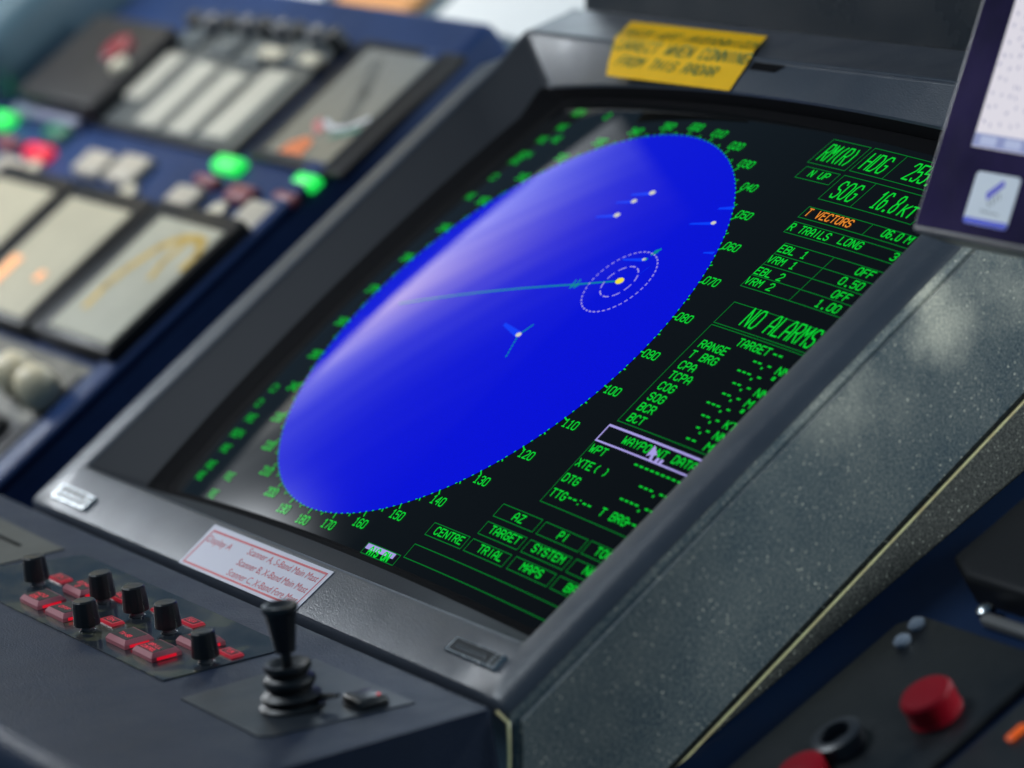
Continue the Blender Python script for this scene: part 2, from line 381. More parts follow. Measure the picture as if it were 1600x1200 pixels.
bridge(mb, [skew(q) for q in [
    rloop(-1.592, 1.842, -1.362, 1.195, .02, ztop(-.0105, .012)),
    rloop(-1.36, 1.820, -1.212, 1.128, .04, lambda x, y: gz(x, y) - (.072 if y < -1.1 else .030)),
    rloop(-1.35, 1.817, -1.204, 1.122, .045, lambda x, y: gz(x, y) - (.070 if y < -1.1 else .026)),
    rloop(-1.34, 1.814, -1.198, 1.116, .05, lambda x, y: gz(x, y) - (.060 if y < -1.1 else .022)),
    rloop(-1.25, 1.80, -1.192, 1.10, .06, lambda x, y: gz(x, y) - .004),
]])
rf = mb.build('recess_frame', mat('recess_shade_tone', (.017, .020, .026), .55, spec=.14, bump=(700, .4, .0004)), radar, smooth=38)  # darker colour stands in for the shade on the recess walls
rf.data.materials.append(GREY); rf.data.materials.append(MASK)                       # upper lip keeps the bezel paint, without the painted shade
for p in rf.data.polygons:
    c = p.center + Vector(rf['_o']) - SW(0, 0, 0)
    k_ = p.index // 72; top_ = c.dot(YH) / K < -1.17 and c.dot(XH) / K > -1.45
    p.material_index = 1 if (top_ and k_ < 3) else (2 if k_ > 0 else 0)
# black mask between bezel and tube
mb = MB(SF)
bridge(mb, [rloop(-1.27, 1.83, -1.23, 1.12, .03, lambda x, y: gz(x, y) - .0012), rloop(-1.17, 1.77, -1.150, 1.088, .07, lambda x, y: gz(x, y) - .0008)])
mb.build('tube_mask', MASK, radar, smooth=60)
# tube face
mb = MB(SF); nx, ny = 48, 36
vs = [[mb.bm.verts.new(SW(x, y, gz(x, y))) for x in [-1.22 + 3.06 * i / nx for i in range(nx + 1)]] for y in [-1.25 + 2.40 * j / ny for j in range(ny + 1)]]
for j in range(ny):
    for i in range(nx): mb.bm.faces.new((vs[j][i], vs[j + 1][i], vs[j + 1][i + 1], vs[j][i + 1]))
tube = mb.build('crt_screen', GLASS, radar, smooth=80)
# blue plan picture
mb = MB(SF); put = onglass(.0012); rings = []
for r in [i / 16 for i in range(1, 17)]:
    rings.append([mb.bm.verts.new(put(r * math.cos(6.28319 * k / 144), r * math.sin(6.28319 * k / 144))) for k in range(144)])
c0 = mb.bm.verts.new(put(0, 0))
for k in range(144):
    mb.bm.faces.new((c0, rings[0][k], rings[0][(k + 1) % 144]))
    for A, B in zip(rings, rings[1:]): mb.bm.faces.new((A[k], B[k], B[(k + 1) % 144], A[(k + 1) % 144]))
ppi = mb.build('radar_picture', PPI, tube, smooth=80)
# bearing scale: numbers, ticks, dotted rim
mb = MB(SF); put = onglass(.0024)
for d in range(0, 360, 2):
    a = math.radians(d); s_, c_ = math.sin(a), -math.cos(a)
    if d % 10 == 0: ribbon(mb, put, [(1.0 * s_, 1.0 * c_), (1.022 * s_, 1.022 * c_)], .006)
    else:
        ribbon(mb, put, [(1.001 * s_ - .003 * c_, 1.001 * c_ + .003 * s_), (1.001 * s_ + .003 * c_, 1.001 * c_ - .003 * s_)], .0045)
        if (d + 4) % 10 == 0: ribbon(mb, put, [(1.004 * math.sin(a - math.radians(1)), -1.004 * math.cos(a - math.radians(1))), (1.013 * math.sin(a - math.radians(1)), -1.013 * math.cos(a - math.radians(1)))], .006)
for d in range(0, 360, 10):
    a = math.radians(d); x, y = 1.062 * math.sin(a), -1.052 * math.cos(a)
    text(mb, put, '%03d' % d, x - .040, x + .040, y + .017, .034, .0052)
mb.build('bearing_scale', GREEN, tube)
# readouts
mb = MB(SF)
T = [('RM(R)', .859, 1.033, -1.003, .086), ('HDG', 1.105, 1.225, -1.008, .084), ('255.4', 1.346, 1.535, -1.012, .084), ('N UP', .906, 1.012, -.918, .033),
     ('SOG', 1.114, 1.232, -.851, .084), ('16.8', 1.345, 1.468, -.853, .085), ('KT', 1.499, 1.566, -.852, .055),
     ('R TRAILS', 1.092, 1.318, -.662, .034), ('LONG', 1.379, 1.497, -.665, .034), ('3', 1.667, 1.690, -.664, .034), ('06.0', 1.528, 1.622, -.747, .035), ('MI', 1.652, 1.712, -.748, .035),
     ('EBL 1', 1.153, 1.305, -.562, .032), ('VRM 1', 1.153, 1.305, -.506, .032), ('EBL 2', 1.153, 1.305, -.444, .032), ('VRM 2', 1.153, 1.305, -.393, .032),
     ('OFF', 1.588, 1.675, -.564, .033), ('0.50 NM', 1.561, 1.775, -.506, .033), ('OFF', 1.588, 1.675, -.446, .033), ('1.00 NM', 1.561, 1.775, -.390, .033),
     ('NO ALARMS', 1.325, 1.712, -.225, .082),
     ('TARGET', 1.397, 1.573, -.143, .032), ('--', 1.594, 1.645, -.143, .032), ('RANGE', 1.239, 1.391, -.090, .032), ('T BRG', 1.239, 1.391, -.039, .032), ('CPA', 1.239, 1.325, .014, .032), ('TCPA', 1.239, 1.358, .064, .032),
     ('COG', 1.239, 1.325, .117, .032), ('SOG', 1.239, 1.325, .169, .032), ('BCR', 1.239, 1.325, .219, .032), ('BCT', 1.239, 1.325, .271, .032),
     ('--.-', 1.541, 1.641, -.091, .032), ('---.-', 1.511, 1.643, -.038, .032), ('--.-', 1.543, 1.643, .014, .032), ('--.-', 1.543, 1.643, .065, .032), ('---.-', 1.513, 1.645, .117, .032), ('--.-', 1.543, 1.643, .169, .032), ('-.-', 1.570, 1.645, .219, .032), ('--', 1.570, 1.625, .270, .032),
     ('NM', 1.680, 1.735, -.089, .032), ("'", 1.684, 1.704, -.044, .032), ('NM', 1.680, 1.735, .017, .032), ('M', 1.682, 1.710, .068, .032), ("'", 1.686, 1.706, .112, .032), ('KT', 1.680, 1.735, .171, .032), ('NM', 1.680, 1.735, .222, .032), ('M', 1.685, 1.715, .272, .032),
     ('WAYPOINT DATA', 1.310, 1.722, .359, .031), ('WPT', 1.197, 1.284, .431, .031), ('XTE', 1.195, 1.282, .498, .031), ('( )', 1.300, 1.375, .498, .031), ('DTG', 1.196, 1.283, .568, .031), ('TTG', 1.198, 1.285, .636, .031),
     ('--:--', 1.298, 1.434, .633, .031), ('T BRG', 1.493, 1.645, .635, .031), ('--', 1.642, 1.696, .633, .031), ('---------', 1.454, 1.722, .430, .031), ('---.--', 1.560, 1.725, .497, .031), ('----.--', 1.526, 1.718, .565, .031),
     ('AZ', 1.127, 1.186, .770, .030), ('PI', 1.404, 1.456, .770, .030), ('TOOLS', 1.622, 1.775, .768, .030), ('TARGET', 1.070, 1.250, .846, .030), ('SYSTEM', 1.339, 1.519, .846, .030), ('NAV', 1.645, 1.735, .845, .030),
     ('CENTRE', .805, .983, .926, .030), ('TRIAL', 1.092, 1.240, .925, .030), ('MAPS', 1.360, 1.478, .923, .030), ('BRILL', 1.628, 1.780, .926, .030)]
for s_, x0, x1, yb, h in T: text(mb, put, s_, x0, x1, yb, h, .0054 if h < .05 else .0072)
mb.build('readout_text', GREEN, tube); mb = MB(SF)
# far-side column of small readouts
SR = screen_mat('mid_green_trace', (.003, 1.0, .05), .38)
for x, y, w_ in [(-.962, -1.075, .09), (-.958, -.98, .07), (-1.0, -.90, .07), (-.885, -.905, .06), (-1.0, -.805, .10), (-1.02, -.765, .08), (-1.048, -.665, .05), (-1.066, -.545, .06), (-.698, -1.06, .03),
                (-1.073, .55, .05), (-1.084, .63, .04), (-1.035, .705, .08), (-1.03, .785, .10), (-1.017, .86, .07), (-1.017, .945, .07), (-1.022, 1.0, .06), (-.78, .975, .07), (-.788, 1.062, .06)]:
    n_ = max(1, int(w_ / .03)); mb = MB(SF); text(mb, put, 'RENGTCSB'[:n_] if n_ > 1 else '0', x - w_ / 2, x + w_ / 2, y + .016, .032, .007); mb.build('side_readout', SR, tube)
mb = MB(SF); text(mb, put, 'T VECTORS', 1.095, 1.352, -.743, .035, .0056); mb.build('vector_heading', ORANGE, tube)
# thin box lines
mb = MB(SF); put2 = onglass(.0018)
def rect(x0, x1, y0, y1, w=.0036): ribbon(mb, put2, [(x0, y0), (x1, y0), (x1, y1), (x0, y1), (x0, y0)], w)
for q in [(.829, 1.053, -1.115, -.982), (1.075, 1.60, -1.117, -.988), (.85, 1.052, -.961, -.901), (1.077, 1.60, -.962, -.83), (1.077, 1.745, -.786, -.729), (1.086, 1.745, -.706, -.650),
          (1.150, 1.76, -.605, -.379), (1.20, 1.765, -.307, -.203), (1.20, 1.765, -.192, .285), (1.183, 1.765, .382, .668),
          (1.024, 1.272, .728, .783), (1.296, 1.548, .730, .783), (1.566, 1.79, .728, .783), (1.024, 1.272, .809, .863), (1.297, 1.546, .810, .863), (1.57, 1.79, .808, .863),
          (.765, 1.003, .886, .940), (1.025, 1.270, .887, .940), (1.298, 1.540, .885, .938), (1.562, 1.79, .885, .938), (.757, 1.79, .986, 1.046), (.505, .735, 1.045, 1.09)]: rect(*q)
for x, y0, y1 in [(1.262, -1.117, -.988), (1.262, -.962, -.83), (1.445, -.786, -.729), (1.432, -.605, -.379)]: ribbon(mb, put2, [(x, y0), (x, y1)], .0036)
for y in (-.548, -.493, -.437): ribbon(mb, put2, [(1.150, y), (1.76, y)], .0036)
mb.build('panel_lines', GREEND, tube)
mb = MB(SF); put3 = onglass(.0022)
ribbon(mb, put3, [(1.183, .311), (1.765, .311)], .009); ribbon(mb, put3, [(1.183, .311), (1.183, .382), (1.765, .382)], .007)
mb.build('highlight_frame', LILAC, tube); mb = MB(SF)
fcs = [(1.470, .321), (1.472, .372), (1.490, .360), (1.500, .384), (1.514, .380), (1.505, .357), (1.520, .356)]
f = mb.bm.faces.new([mb.bm.verts.new(onglass(.0032)(x, y)) for x, y in fcs])
mb.build('pointer_arrow', LILAC, tube); mb = MB(SF)
for x in (1.528, 1.552): f = mb.bm.faces.new([mb.bm.verts.new(onglass(.0032)(a, b)) for a, b in ((x, .362), (x + .016, .362), (x + .016, .384), (x, .384))])
mb.build('pointer_tail', LILAC, tube); mb = MB(SF)
ribbon(mb, put2, [(.515, 1.058), (.70, 1.058)], .022)
mb.build('status_bar', LILAC, tube)
mb = MB(SF); text(mb, put, 'AIS ON', .545, .685, 1.086, .031, .008); mb.build('status_text', GREEN, tube)
# radar picture contents
mb = MB(SF)
ribbon(mb, put3, [(.533, -.258), (.30, -.193), (-.117, -.092), (-.72, .055)], .008)
for dx in (0, .022): ribbon(mb, put3, [(.288 + dx, -.215 - dx * .25), (.297 + dx, -.175 - dx * .25), (.312 + dx, -.20 - dx * .25)], .008)
ribbon(mb, put3, [(.274, .078), (.301, .021)], .007)
for i in range(7): ribbon(mb, put3, [(.274 + .008 * i, .078 + .016 * i), (.277 + .008 * i, .086 + .016 * i)], .007)
mb.build('heading_line', CYAN, tube)
mb = MB(SF)
def trail(x0, y0, x1, y1, w):                       # tapering afterglow
    a, b = put3(x0, y0 - w / 2), put3(x0, y0 + w / 2); c, d = put3(x1, y1 + w / 4), put3(x1, y1 - w / 4)
    mb.bm.faces.new([mb.bm.verts.new(p) for p in (a, b, c, d)])
for q in [(.187, -.684, .074, -.657, .022), (.134, -.627, .033, -.607, .016), (.123, -.546, .008, -.521, .020), (.701, -.607, .582, -.580, .018), (.717, -.697, .645, -.678, .020), (.864, -.481, .81, -.470, .014), (.543, -.374, .428, -.353, .018), (.274, .078, .127, .049, .030), (.61, -.35, .60, -.30, .012)]:
    mb = MB(SF); trail(*q); mb.build('target_trail', TRAIL, tube)
mb = MB(SF)
def dot(x, y, rx, ry, mbx=None):
    (mbx or mb).bm.faces.new([(mbx or mb).bm.verts.new(onglass(.003)(x + rx * math.cos(6.283 * k / 14), y + ry * math.sin(6.283 * k / 14))) for k in range(14)])
for x, y, r in [(.187, -.686, .012), (.134, -.629, .011), (.123, -.548, .012), (.701, -.609, .009), (.543, -.376, .007), (.274, .078, .011)]:
    mb = MB(SF); dot(x, y, r * 1.5, r); mb.build('target_echo', ECHO, tube)
mb = MB(SF); dot(.533, -.258, .022, .016); mb.build('own_ship_echo', YEL, tube)
mb = MB(SF)
ox, oy = .533, -.255
for rr, nseg, du in ((.079, 10, .62), (.157, 42, .45)):
    for i in range(nseg):
        a0, a1 = 6.2832 * i / nseg, 6.2832 * (i + du) / nseg
        pts = [(ox + rr * math.cos(a0 + (a1 - a0) * k / 4), oy + rr * math.sin(a0 + (a1 - a0) * k / 4)) for k in range(5)]
        ribbon(mb, put3, pts, .0055)
mb.build('range_markers', LILAC, tube)
mb = MB(SF); dot(.566, -.421, .012, .014); dot(.553, -.378, .009, .008); ribbon(mb, put3, [(.556, -.405), (.574, -.438)], .012); mb.build('marker_echo', CYAN, tube)
# dusty side panel and chassis with cream edge
k_ = .73
mb = MB(SF)
prof = [(-1.60, .045), (1.432, .045), (1.432 + .629 * k_, .045 + .777 * k_), (-1.60, .60)]
A = [mb.bm.verts.new(SW(2.062, y, z)) for y, z in prof]; B = [mb.bm.verts.new(SW(2.030, y, z)) for y, z in prof]
mb.bm.faces.new(A); mb.bm.faces.new(B[::-1])
for k in range(4): mb.bm.faces.new((A[k], A[(k + 1) % 4], B[(k + 1) % 4], B[k]))
bmesh.ops.bevel(mb.bm, geom=[e for e in mb.bm.edges if all(v in A for v in e.verts)], offset=.031 * K, segments=5, affect='EDGES')
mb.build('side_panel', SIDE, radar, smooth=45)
mb = MB(SF)
prof = [(-1.60, .60), (1.432 + .629 * k_, .60), (1.432 + .629 * 1.6, 1.25), (-1.60, 1.25)]
A = [mb.bm.verts.new(SW(2.052, y, z)) for y, z in prof]; B = [mb.bm.verts.new(SW(1.9, y, z)) for y, z in prof]
mb.bm.faces.new(A); mb.bm.faces.new(B[::-1])
for k in range(4): mb.bm.faces.new((A[k], A[(k + 1) % 4], B[(k + 1) % 4], B[k]))
mb.build('chassis', CHASSIS, radar)
mb = MB(SF); mb.tube([(2.064, -1.6, -.603), (2.064, -.4, -.603), (2.066, .5, -.603), (2.064, 1.10, -.603), (2.060, 1.3, -.604)], .0050, 10)  # cream tube along the lower edge of the side panel
mb.build('panel_edge', EDGE, radar, smooth=60)
mb = MB(SF); mb.tube([(2.012, 1.452, -.012), (2.058, 1.456, -.046), (2.060, 1.456 + .629 * .1, -.046 - .777 * .1), (2.060, 1.456 + .629 * .5, -.046 - .777 * .5)], .0055, 8)
mb.build('corner_edge', EDGE, radar, smooth=60)
# hood plate behind the bezel, latch slot, name plates
mb = MB(SF)
up = [-ca, -sa]                                     # world up in face coordinates
def hoodp(x, f, u): return SW(x, -1.66 - ca * u - sa * f, .11 - sa * u + ca * f)
for x0, x1, f0, f1, u0, u1 in [(-1.745, 2.03, 0.03, .12, -.25, 1.2)]:
    vs = [mb.bm.verts.new(hoodp(x, f_, u_)) for x in (x0, x1) for f_ in (f0, f1) for u_ in (u0, u1)]
    for q in [(0, 1, 3, 2), (4, 6, 7, 5), (0, 4, 5, 1), (2, 3, 7, 6), (0, 2, 6, 4), (1, 5, 7, 3)]: mb.bm.faces.new([vs[i] for i in q])
mb.build('back_hood', mat('dark_hood_paint', (.012, .017, .023), .3, spec=.12, bump=(600, .25, .0003), rvar=(20, .25, .35)), radar)
mb = MB(SF); mb.face([(.075, -1.360, .0135), (.285, -1.362, .0135), (.255, -1.322, .0135), (.085, -1.320, .0135)]); mb.build('latch_slot', MASK, radar)
PFACE = mat('dark_name_plate', (.012, .014, .017), .32, spec=.12)
def plate(a0, a1, b0, b1, txt):
    mb = MB(SF); mb.box(a0, a1, b0, b1, 0.0005, .013, inset=.005)
    fr = mb.build('name_plate', CHROME, radar)
    mb = MB(SF); mb.box(a0 + .020, a1 - .016, b0 + .009, b1 - .013, .0132, .0142); mb.build('plate_face', PFACE, fr)
    mb = MB(SF)
    for i in range(16):
        x = a0 + .045 + i * (a1 - a0 - .12) / 16; bc = (b0 + b1) / 2 - .002; dh = .006 + .005 * ((i * 7) % 3)
        ribbon(mb, lambda p, q: SF.w(p, q, .0150), [(x, bc + .011), (x, bc + .005 - dh)], .0032)
        if i % 2: ribbon(mb, lambda p, q: SF.w(p, q, .0150), [(x, bc + .009), (x + .012, bc + .009)], .0030)
    for i in range(4): ribbon(mb, lambda p, q: SF.w(p, q, .0150), [(a1 - .050, b0 + .016 + .011 * i), (a1 - .034, b0 + .019 + .011 * i)], .005)
    mb.build('plate_lettering', CHROME, fr)
plate(1.525, 1.85, 1.270, 1.338, '')
plate(-1.59, -1.28, 1.308, 1.384, '')

# ================================================================== CONTROL DESK
desk = thing('control_desk', 'dark grey sloping radar control desk with knobs, red lit buttons and a joystick', 'control desk', DF.w(0, .6, -1.0))
mb = MB(DF)
prof = [(.015, -.5), (.012, -.014), (.022, -.003), (.04, 0.0)] + [(1.19 + .09 * math.sin(a), -.09 + .09 * math.cos(a)) for a in [math.radians(x) for x in range(0, 91, 15)]] + [(1.285, -.16), (1.24, -.20), (1.24, -1.2), (.015, -1.2)]
lo = [mb.v(-2.3, b, h) for b, h in prof]; hi = [mb.v(2.015, b, h) for b, h in prof]; n = len(prof)
f0 = mb.bm.faces.new(lo); f1 = mb.bm.faces.new(hi[::-1])
for k in range(n): mb.bm.faces.new((lo[k], lo[(k + 1) % n], hi[(k + 1) % n], hi[k]))
bmesh.ops.bevel(mb.bm, geom=list(f1.edges) + list(f0.edges), offset=.035 * K, segments=4, affect='EDGES', profile=.5)
mb.build('desk_shell', GREYFINE, desk, smooth=40)
PLATE = mat('control_plate_film', (.020, .024, .030), .16, rvar=(35, .10, .24), bump=(700, .12, .0002))
pn = PLATE.node_tree.nodes; pl_ = PLATE.node_tree.links
tcp = [x for x in pn if x.type == 'TEX_COORD'][0]
nzp = pn.new('ShaderNodeTexNoise'); nzp.inputs['Scale'].default_value = 32; nzp.inputs['Detail'].default_value = 6; nzp.inputs['Roughness'].default_value = .45; pl_.new(tcp.outputs['Object'], nzp.inputs['Vector'])
rmp = pn.new('ShaderNodeValToRGB'); rmp.color_ramp.elements[0].position = .565; rmp.color_ramp.elements[1].position = .60
rmp.color_ramp.elements[0].color = (.020, .024, .030, 1); rmp.color_ramp.elements[1].color = (.070, .070, .048, 1)
pl_.new(nzp.outputs[0], rmp.inputs[0]); pl_.new(rmp.outputs[0], pn['Principled BSDF'].inputs['Base Color'])
mb = MB(DF); mb.prism([(-.80, .165), (.905, .165), (.885, .632), (-.465, .640), (-.98, .62), (-.93, .45)], -.004, .005)
cpl = mb.build('control_plate', PLATE, desk)
mb = MB(DF); mb.prism([(-1.75, .17), (-.945, .185), (-.955, .44), (-1.80, .46)], -.004, .005); sp = mb.build('card_slot_plate', mat('olive_grey_plate', (.055, .058, .055), .4, var=(40, .2)), desk)
mb = MB(DF); mb.box(-1.45, -1.13, .276, .292, .0052, .0075); mb.build('card_slot', MASK, sp)
mb = MB(DF); mb.prism([(1.085, .17), (1.775, .165), (1.715, .64), (1.675, .675), (1.115, .675)], -.004, .0045); mb.build('joystick_plate', mat('joystick_plate_paint', (.020, .025, .032), .32, rvar=(30, .26, .42)), desk)
# knobs
KN = [(-.573, .453), (-.155, .378), (.125, .564), (.108, .369), (.392, .378), (.818, .440)]
def knob_at(a, b):
    mb = MB(DF); mb.lathe(a, b, [(.044, .024), (.0465, .026), (.0465, .034), (.0405, .108), (.036, .1135), (.030, .1145)], 48, flute=1)
    kb = mb.build('knob', BLACK, desk, smooth=25)
    mb = MB(DF); mb.lathe(a, b, [(.030, .004), (.030, .007), (.024, .009), (.022, .025)], 32); mb.build('knob_shaft', mat_shaft, kb, smooth=30)
    return kb
mat_shaft = mat('clear_knob_skirt', (.10, .10, .11), .2)
k0 = knob_at(*KN[0])
for a, b in KN[1:]: copy_part(k0, DF.w(a, b, 0) - DF.w(*KN[0], 0))
# lit push buttons
CLEAR = mat('red_lit_button_lens', (.34, .13, .15), .5, spec=.3, emis=(1.0, .02, .06), es=.022)
LAMP = mat('red_button_lamp', (.4, .01, .02), .4, emis=(1.0, .004, .03), es=.5)
LEG = mat('button_legend_plate', (.014, .014, .016), .45, spec=.25)
REDT = mat('red_lit_lettering', (.2, .01, .02), .4, emis=(1.0, .01, .06), es=.55)
def dput(h): return lambda p, q: DF.w(p, q, h)
def lens(a, b, lines, dim=1.0):
    w, d = .155, .112
    mb = MB(DF); mb.box(a - w / 2, a + w / 2, b - d / 2, b + d / 2, .006, .020)
    bm_ = mb; bm_.box(a - w / 2, a + w / 2, b - d / 2, b + d / 2, .0202, .034, inset=.011)
    o = mb.build('push_button', CLEAR, desk)
    mb = MB(DF); mb.box(a + w / 2 - .010, a + w / 2 + .0015, b - .036, b + .036, .0085, .0185); mb.build('button_lamp', LAMP, o)
    mb = MB(DF); mb.box(a - w / 2 + .015, a + w / 2 - .015, b - d / 2 + .015, b + d / 2 - .015, .0340, .0352); mb.build('button_legend', LEG, o)
    mb = MB(DF)
    for i, (s_, f_) in enumerate(lines):
        y = b - .018 + (i + 1) * .027 - (0 if len(lines) > 1 else -.012); text(mb, dput(.0357), s_, a - .045 * f_, a + .045 * f_, y, .016, .0036)
    mb.build('button_lettering', REDT, o)
    return o
lens(-.330, .535, [('HDG', .9), ('EBL', .7)]); lens(-.325, .372, [('ECHO', 1), ('O', .2)]); lens(-.105, .535, [('OFF', .8), ]); lens(.385, .522, [('TX-SB', .9)]); lens(.600, .520, [('BRILL', 1), ('CONTROL', 1.1)]); lens(.620, .366, [('MENU', 1)])
def flush(a, b, s_):
    mb = MB(DF); mb.box(a - .054, a + .054, b - .026, b + .026, .0052, .014, inset=.004); o = mb.build('small_button', mat_small, desk)
    mb = MB(DF); mb.box(a - .038, a + .038, b - .017, b + .015, .0142, .0152); mb.build('button_legend', LEG, o)
    mb = MB(DF); text(mb, dput(.0158), s_, a - .026, a + .024, b + .009, .018, .0036); mb.build('button_lettering', REDT, o)
mat_small = mat('red_lit_rim', (.25, .02, .03), .3, emis=(1.0, .005, .04), es=.20)
for a, b, s_ in [(-.560, .367, 'EN'), (-.140, .318, 'AC'), (.145, .286, 'RN'), (.110, .466, 'GN'), (.365, .278, 'SEA'), (.805, .345, 'TUN')]: flush(a, b, s_)
# joystick
jx, jy = 1.491, .456
mb = MB(DF); mb.lathe(jx, jy, [(.105, .004), (.108, .012), (.100, .020), (.086, .026), (.097, .036), (.099, .044), (.090, .054), (.070, .064), (.082, .080), (.087, .092), (.082, .104), (.062, .114), (.072, .124), (.078, .138), (.074, .150), (.068, .150), (.050, .134), (.020, .126)], 40)
boot = mb.build('joystick_boot', RUBBER, desk, smooth=50)
mb = MB(DF); mb.lathe(jx, jy, [(.017, .12), (.017, .20)], 20); mb.build('joystick_shaft', BLACK, desk, smooth=40)
mb = MB(DF); mb.lathe(jx, jy, [(.026, .185), (.033, .188), (.052, .318), (.058, .322), (.060, .335), (.056, .343), (.046, .342), (.034, .332), (.010, .328)], 40); mb.build('joystick_grip', BLACK, desk, smooth=40)
mb = MB(DF); mb.tube([(jx + .08, jy - .05, .03), (jx + .13, jy - .06, .045), (jx + .15, jy - .075, .05), (jx + .135, jy - .10, .045), (jx + .07, jy - .06, .04)], .007, 8); mb.build('boot_clip', BLACK, desk, smooth=60)
mb = MB(DF); mb.box(1.585, 1.725, .222, .335, .005, .036, .010, 3, inset=.008); fb = mb.build('function_button', BLACK, desk, smooth=40)
mb = MB(DF); mb.lathe(1.697, .250, [(.006, .034), (.006, .038), (.004, .040)], 14); mb.build('glow_spot', mat('red_indicator', (.3, .01, .01), .3, emis=(1, .02, .03), es=.6), fb)

# ================================================================== NOTICES
YELP = mat('yellow_notice_paper', (.95, .52, .004), .6, spec=.2, var=(30, .06))
GRNI = mat('faded_green_ink', (.13, .19, .02), .6)
mb = MB(SF)
def slope(s_): return (-1.362 + .128 * s_, -.018 + .052 * s_)     # across the sloping lip (y, z)
nyl = [(-1.530, .054), (-1.455, .021), (-1.388, -.0135), (-1.374, -.020), (-1.356, -.0155), (-1.26, -.0125), (-1.176, -.011)]
nxl = [(-1.094, -.13), (-1.02, -.06), (-.945, .015), (-.925, .035), (-.91, .045), (-.83, .075), (-.755, .103)]
def nx_(i, s_): return nxl[i][s_]
def nyk(i, s_): return nyl[i][0] - (.022 if s_ else 0) + (.012 if not s_ and i < 6 and i > 1 else 0)
vv = [[mb.bm.verts.new(SW(nx_(i, s_), nyk(i, s_), z - .004)) for s_ in (0, 1)] for i, (y, z) in enumerate(nyl)]
for A, B in zip(vv, vv[1:]): mb.bm.faces.new((A[0], A[1], B[1], B[0]))
yn = mb.build('warning_notice', YELP, smooth=60, loc=SW(-.45, -1.36, -.02))
tag(yn, 'yellow paper notice folded over the top edge of the radar bezel, green capitals', 'notice')
def nput(x, y):
    for (y0, z0), (y1, z1) in zip(nyl, nyl[1:]):
        if y <= y1 or (y1, z1) == nyl[-1]: return SW(x, y - .022 * (x + .95), z0 + (z1 - z0) * (y - y0) / (y1 - y0) - .0062)
mb = MB(SF)
text(mb, nput, 'CHECK VER INTERSWITCH', -.985, -.030, -1.402, .060, .0082); text(mb, nput, 'CORRECT WHEN CONNING', -.90, .045, -1.312, .052, .0082); text(mb, nput, 'FROM THIS RADAR', -.765, -.080, -1.232, .048, .0082)
mb.build('notice_lettering', GRNI, yn)
mb = MB(SF); mb.prism([(-.380, 1.224), (.566, 1.222), (.563, 1.420), (-.370, 1.420)], .0008, .003)
PAPER2 = mat('pale_lilac_paper', (.50, .48, .56), .5)
RED2 = mat('red_print', (.50, .03, .05), .5)
wn_ = mb.build('scanner_notice', PAPER2, loc=SW(.1, 1.42, 0)); tag(wn_, 'white paper notice with red frame and red lines about scanners on lower bezel', 'notice')
mb = MB(SF)
def sput(h): return lambda p, q: SF.w(p, q, h)
ribbon(mb, sput(.0037), [(-.346, 1.250), (.541, 1.240)], .009); ribbon(mb, sput(.0037), [(.541, 1.240), (.535, 1.402)], .007); ribbon(mb, sput(.0037), [(.535, 1.402), (-.347, 1.406), (-.346, 1.250)], .009)
mb.build('notice_border', RED2, wn_)
def font_text(s_, F, a0, a1, b, hgt, off, name, m, parent):
    cu = bpy.data.curves.new('txt', 'FONT'); cu.body = s_; cu.size = 1; cu.resolution_u = 3
    o = bpy.data.objects.new('txt', cu); C.objects.link(o)
    me = bpy.data.meshes.new_from_object(o.evaluated_get(bpy.context.evaluated_depsgraph_get()))
    bpy.data.objects.remove(o); xs = [v.co.x for v in me.vertices]
    w = max(xs) - min(xs); x0 = min(xs); org = Vector(parent['_o'])
    for v in me.vertices:
        a = a0 + (v.co.x - x0) / w * (a1 - a0); bb = b - v.co.y / .72 * hgt
        v.co = F.w(a, bb, off) - org
    me.materials.append(m); r = bpy.data.objects.new(name, me); C.objects.link(r); r.parent = parent
    return r
for s_, a0, a1, b in [('Display A', -.332, -.140, 1.300), ('Scanner A, S-Band Main Mast', -.022, .522, 1.286), ('Scanner B, X-Band Main Mast', -.022, .522, 1.340), ('Scanner C, X-Band Fore Mast', -.022, .522, 1.391)]:
    font_text(s_, SF, a0, a1, b, .031, .0038, 'notice_lettering', RED2, wn_)

# ================================================================== CONSOLE TO PORT
lcon = thing('bridge_console', 'blue bridge console left of the radar, full of panels and lit buttons', 'console', LF.w(-4.8, 1.5, -1.0))
mb = MB(LF)
mb.box(-8.2, -2.80, -1.70, 1.9, -1.0, 0.0, .05, 3)
mb.build('console_deck', BLUE, lcon, smooth=40)
mb = MB(LF); mb.box(-2.985, -2.80, -1.45, 1.9, .001, .05, .03, 3); mb.build('edge_rail', BLUE, lcon, smooth=40)
mb = MB(LF); mb.box(-2.79, -1.765, -1.72, 1.9, -1.0, -.36); mb.build('cable_trough', NAVY, lcon)
CREAM = mat('cream_button_cap', (.40, .36, .30), .4, var=(60, .08))
MAROON = mat('maroon_button_cap', (.20, .045, .06), .35)
RLIT = mat('red_lit_cap', (.5, .02, .04), .3, emis=(1, .01, .05), es=.55)
GLIT = mat('green_lit_cap', (.05, .5, .1), .3, emis=(.015, 1.0, .11), es=.80)
GDIM = mat('dark_green_cap', (.03, .16, .10), .3)
def cap(a0, a1, b0, b1, m, nm='push_button', h=.055):
    mb = MB(LF); mb.box(a0, a1, b0, b1, .001, h, .018, 2, inset=.01); return mb.build(nm, m, lcon, smooth=40)
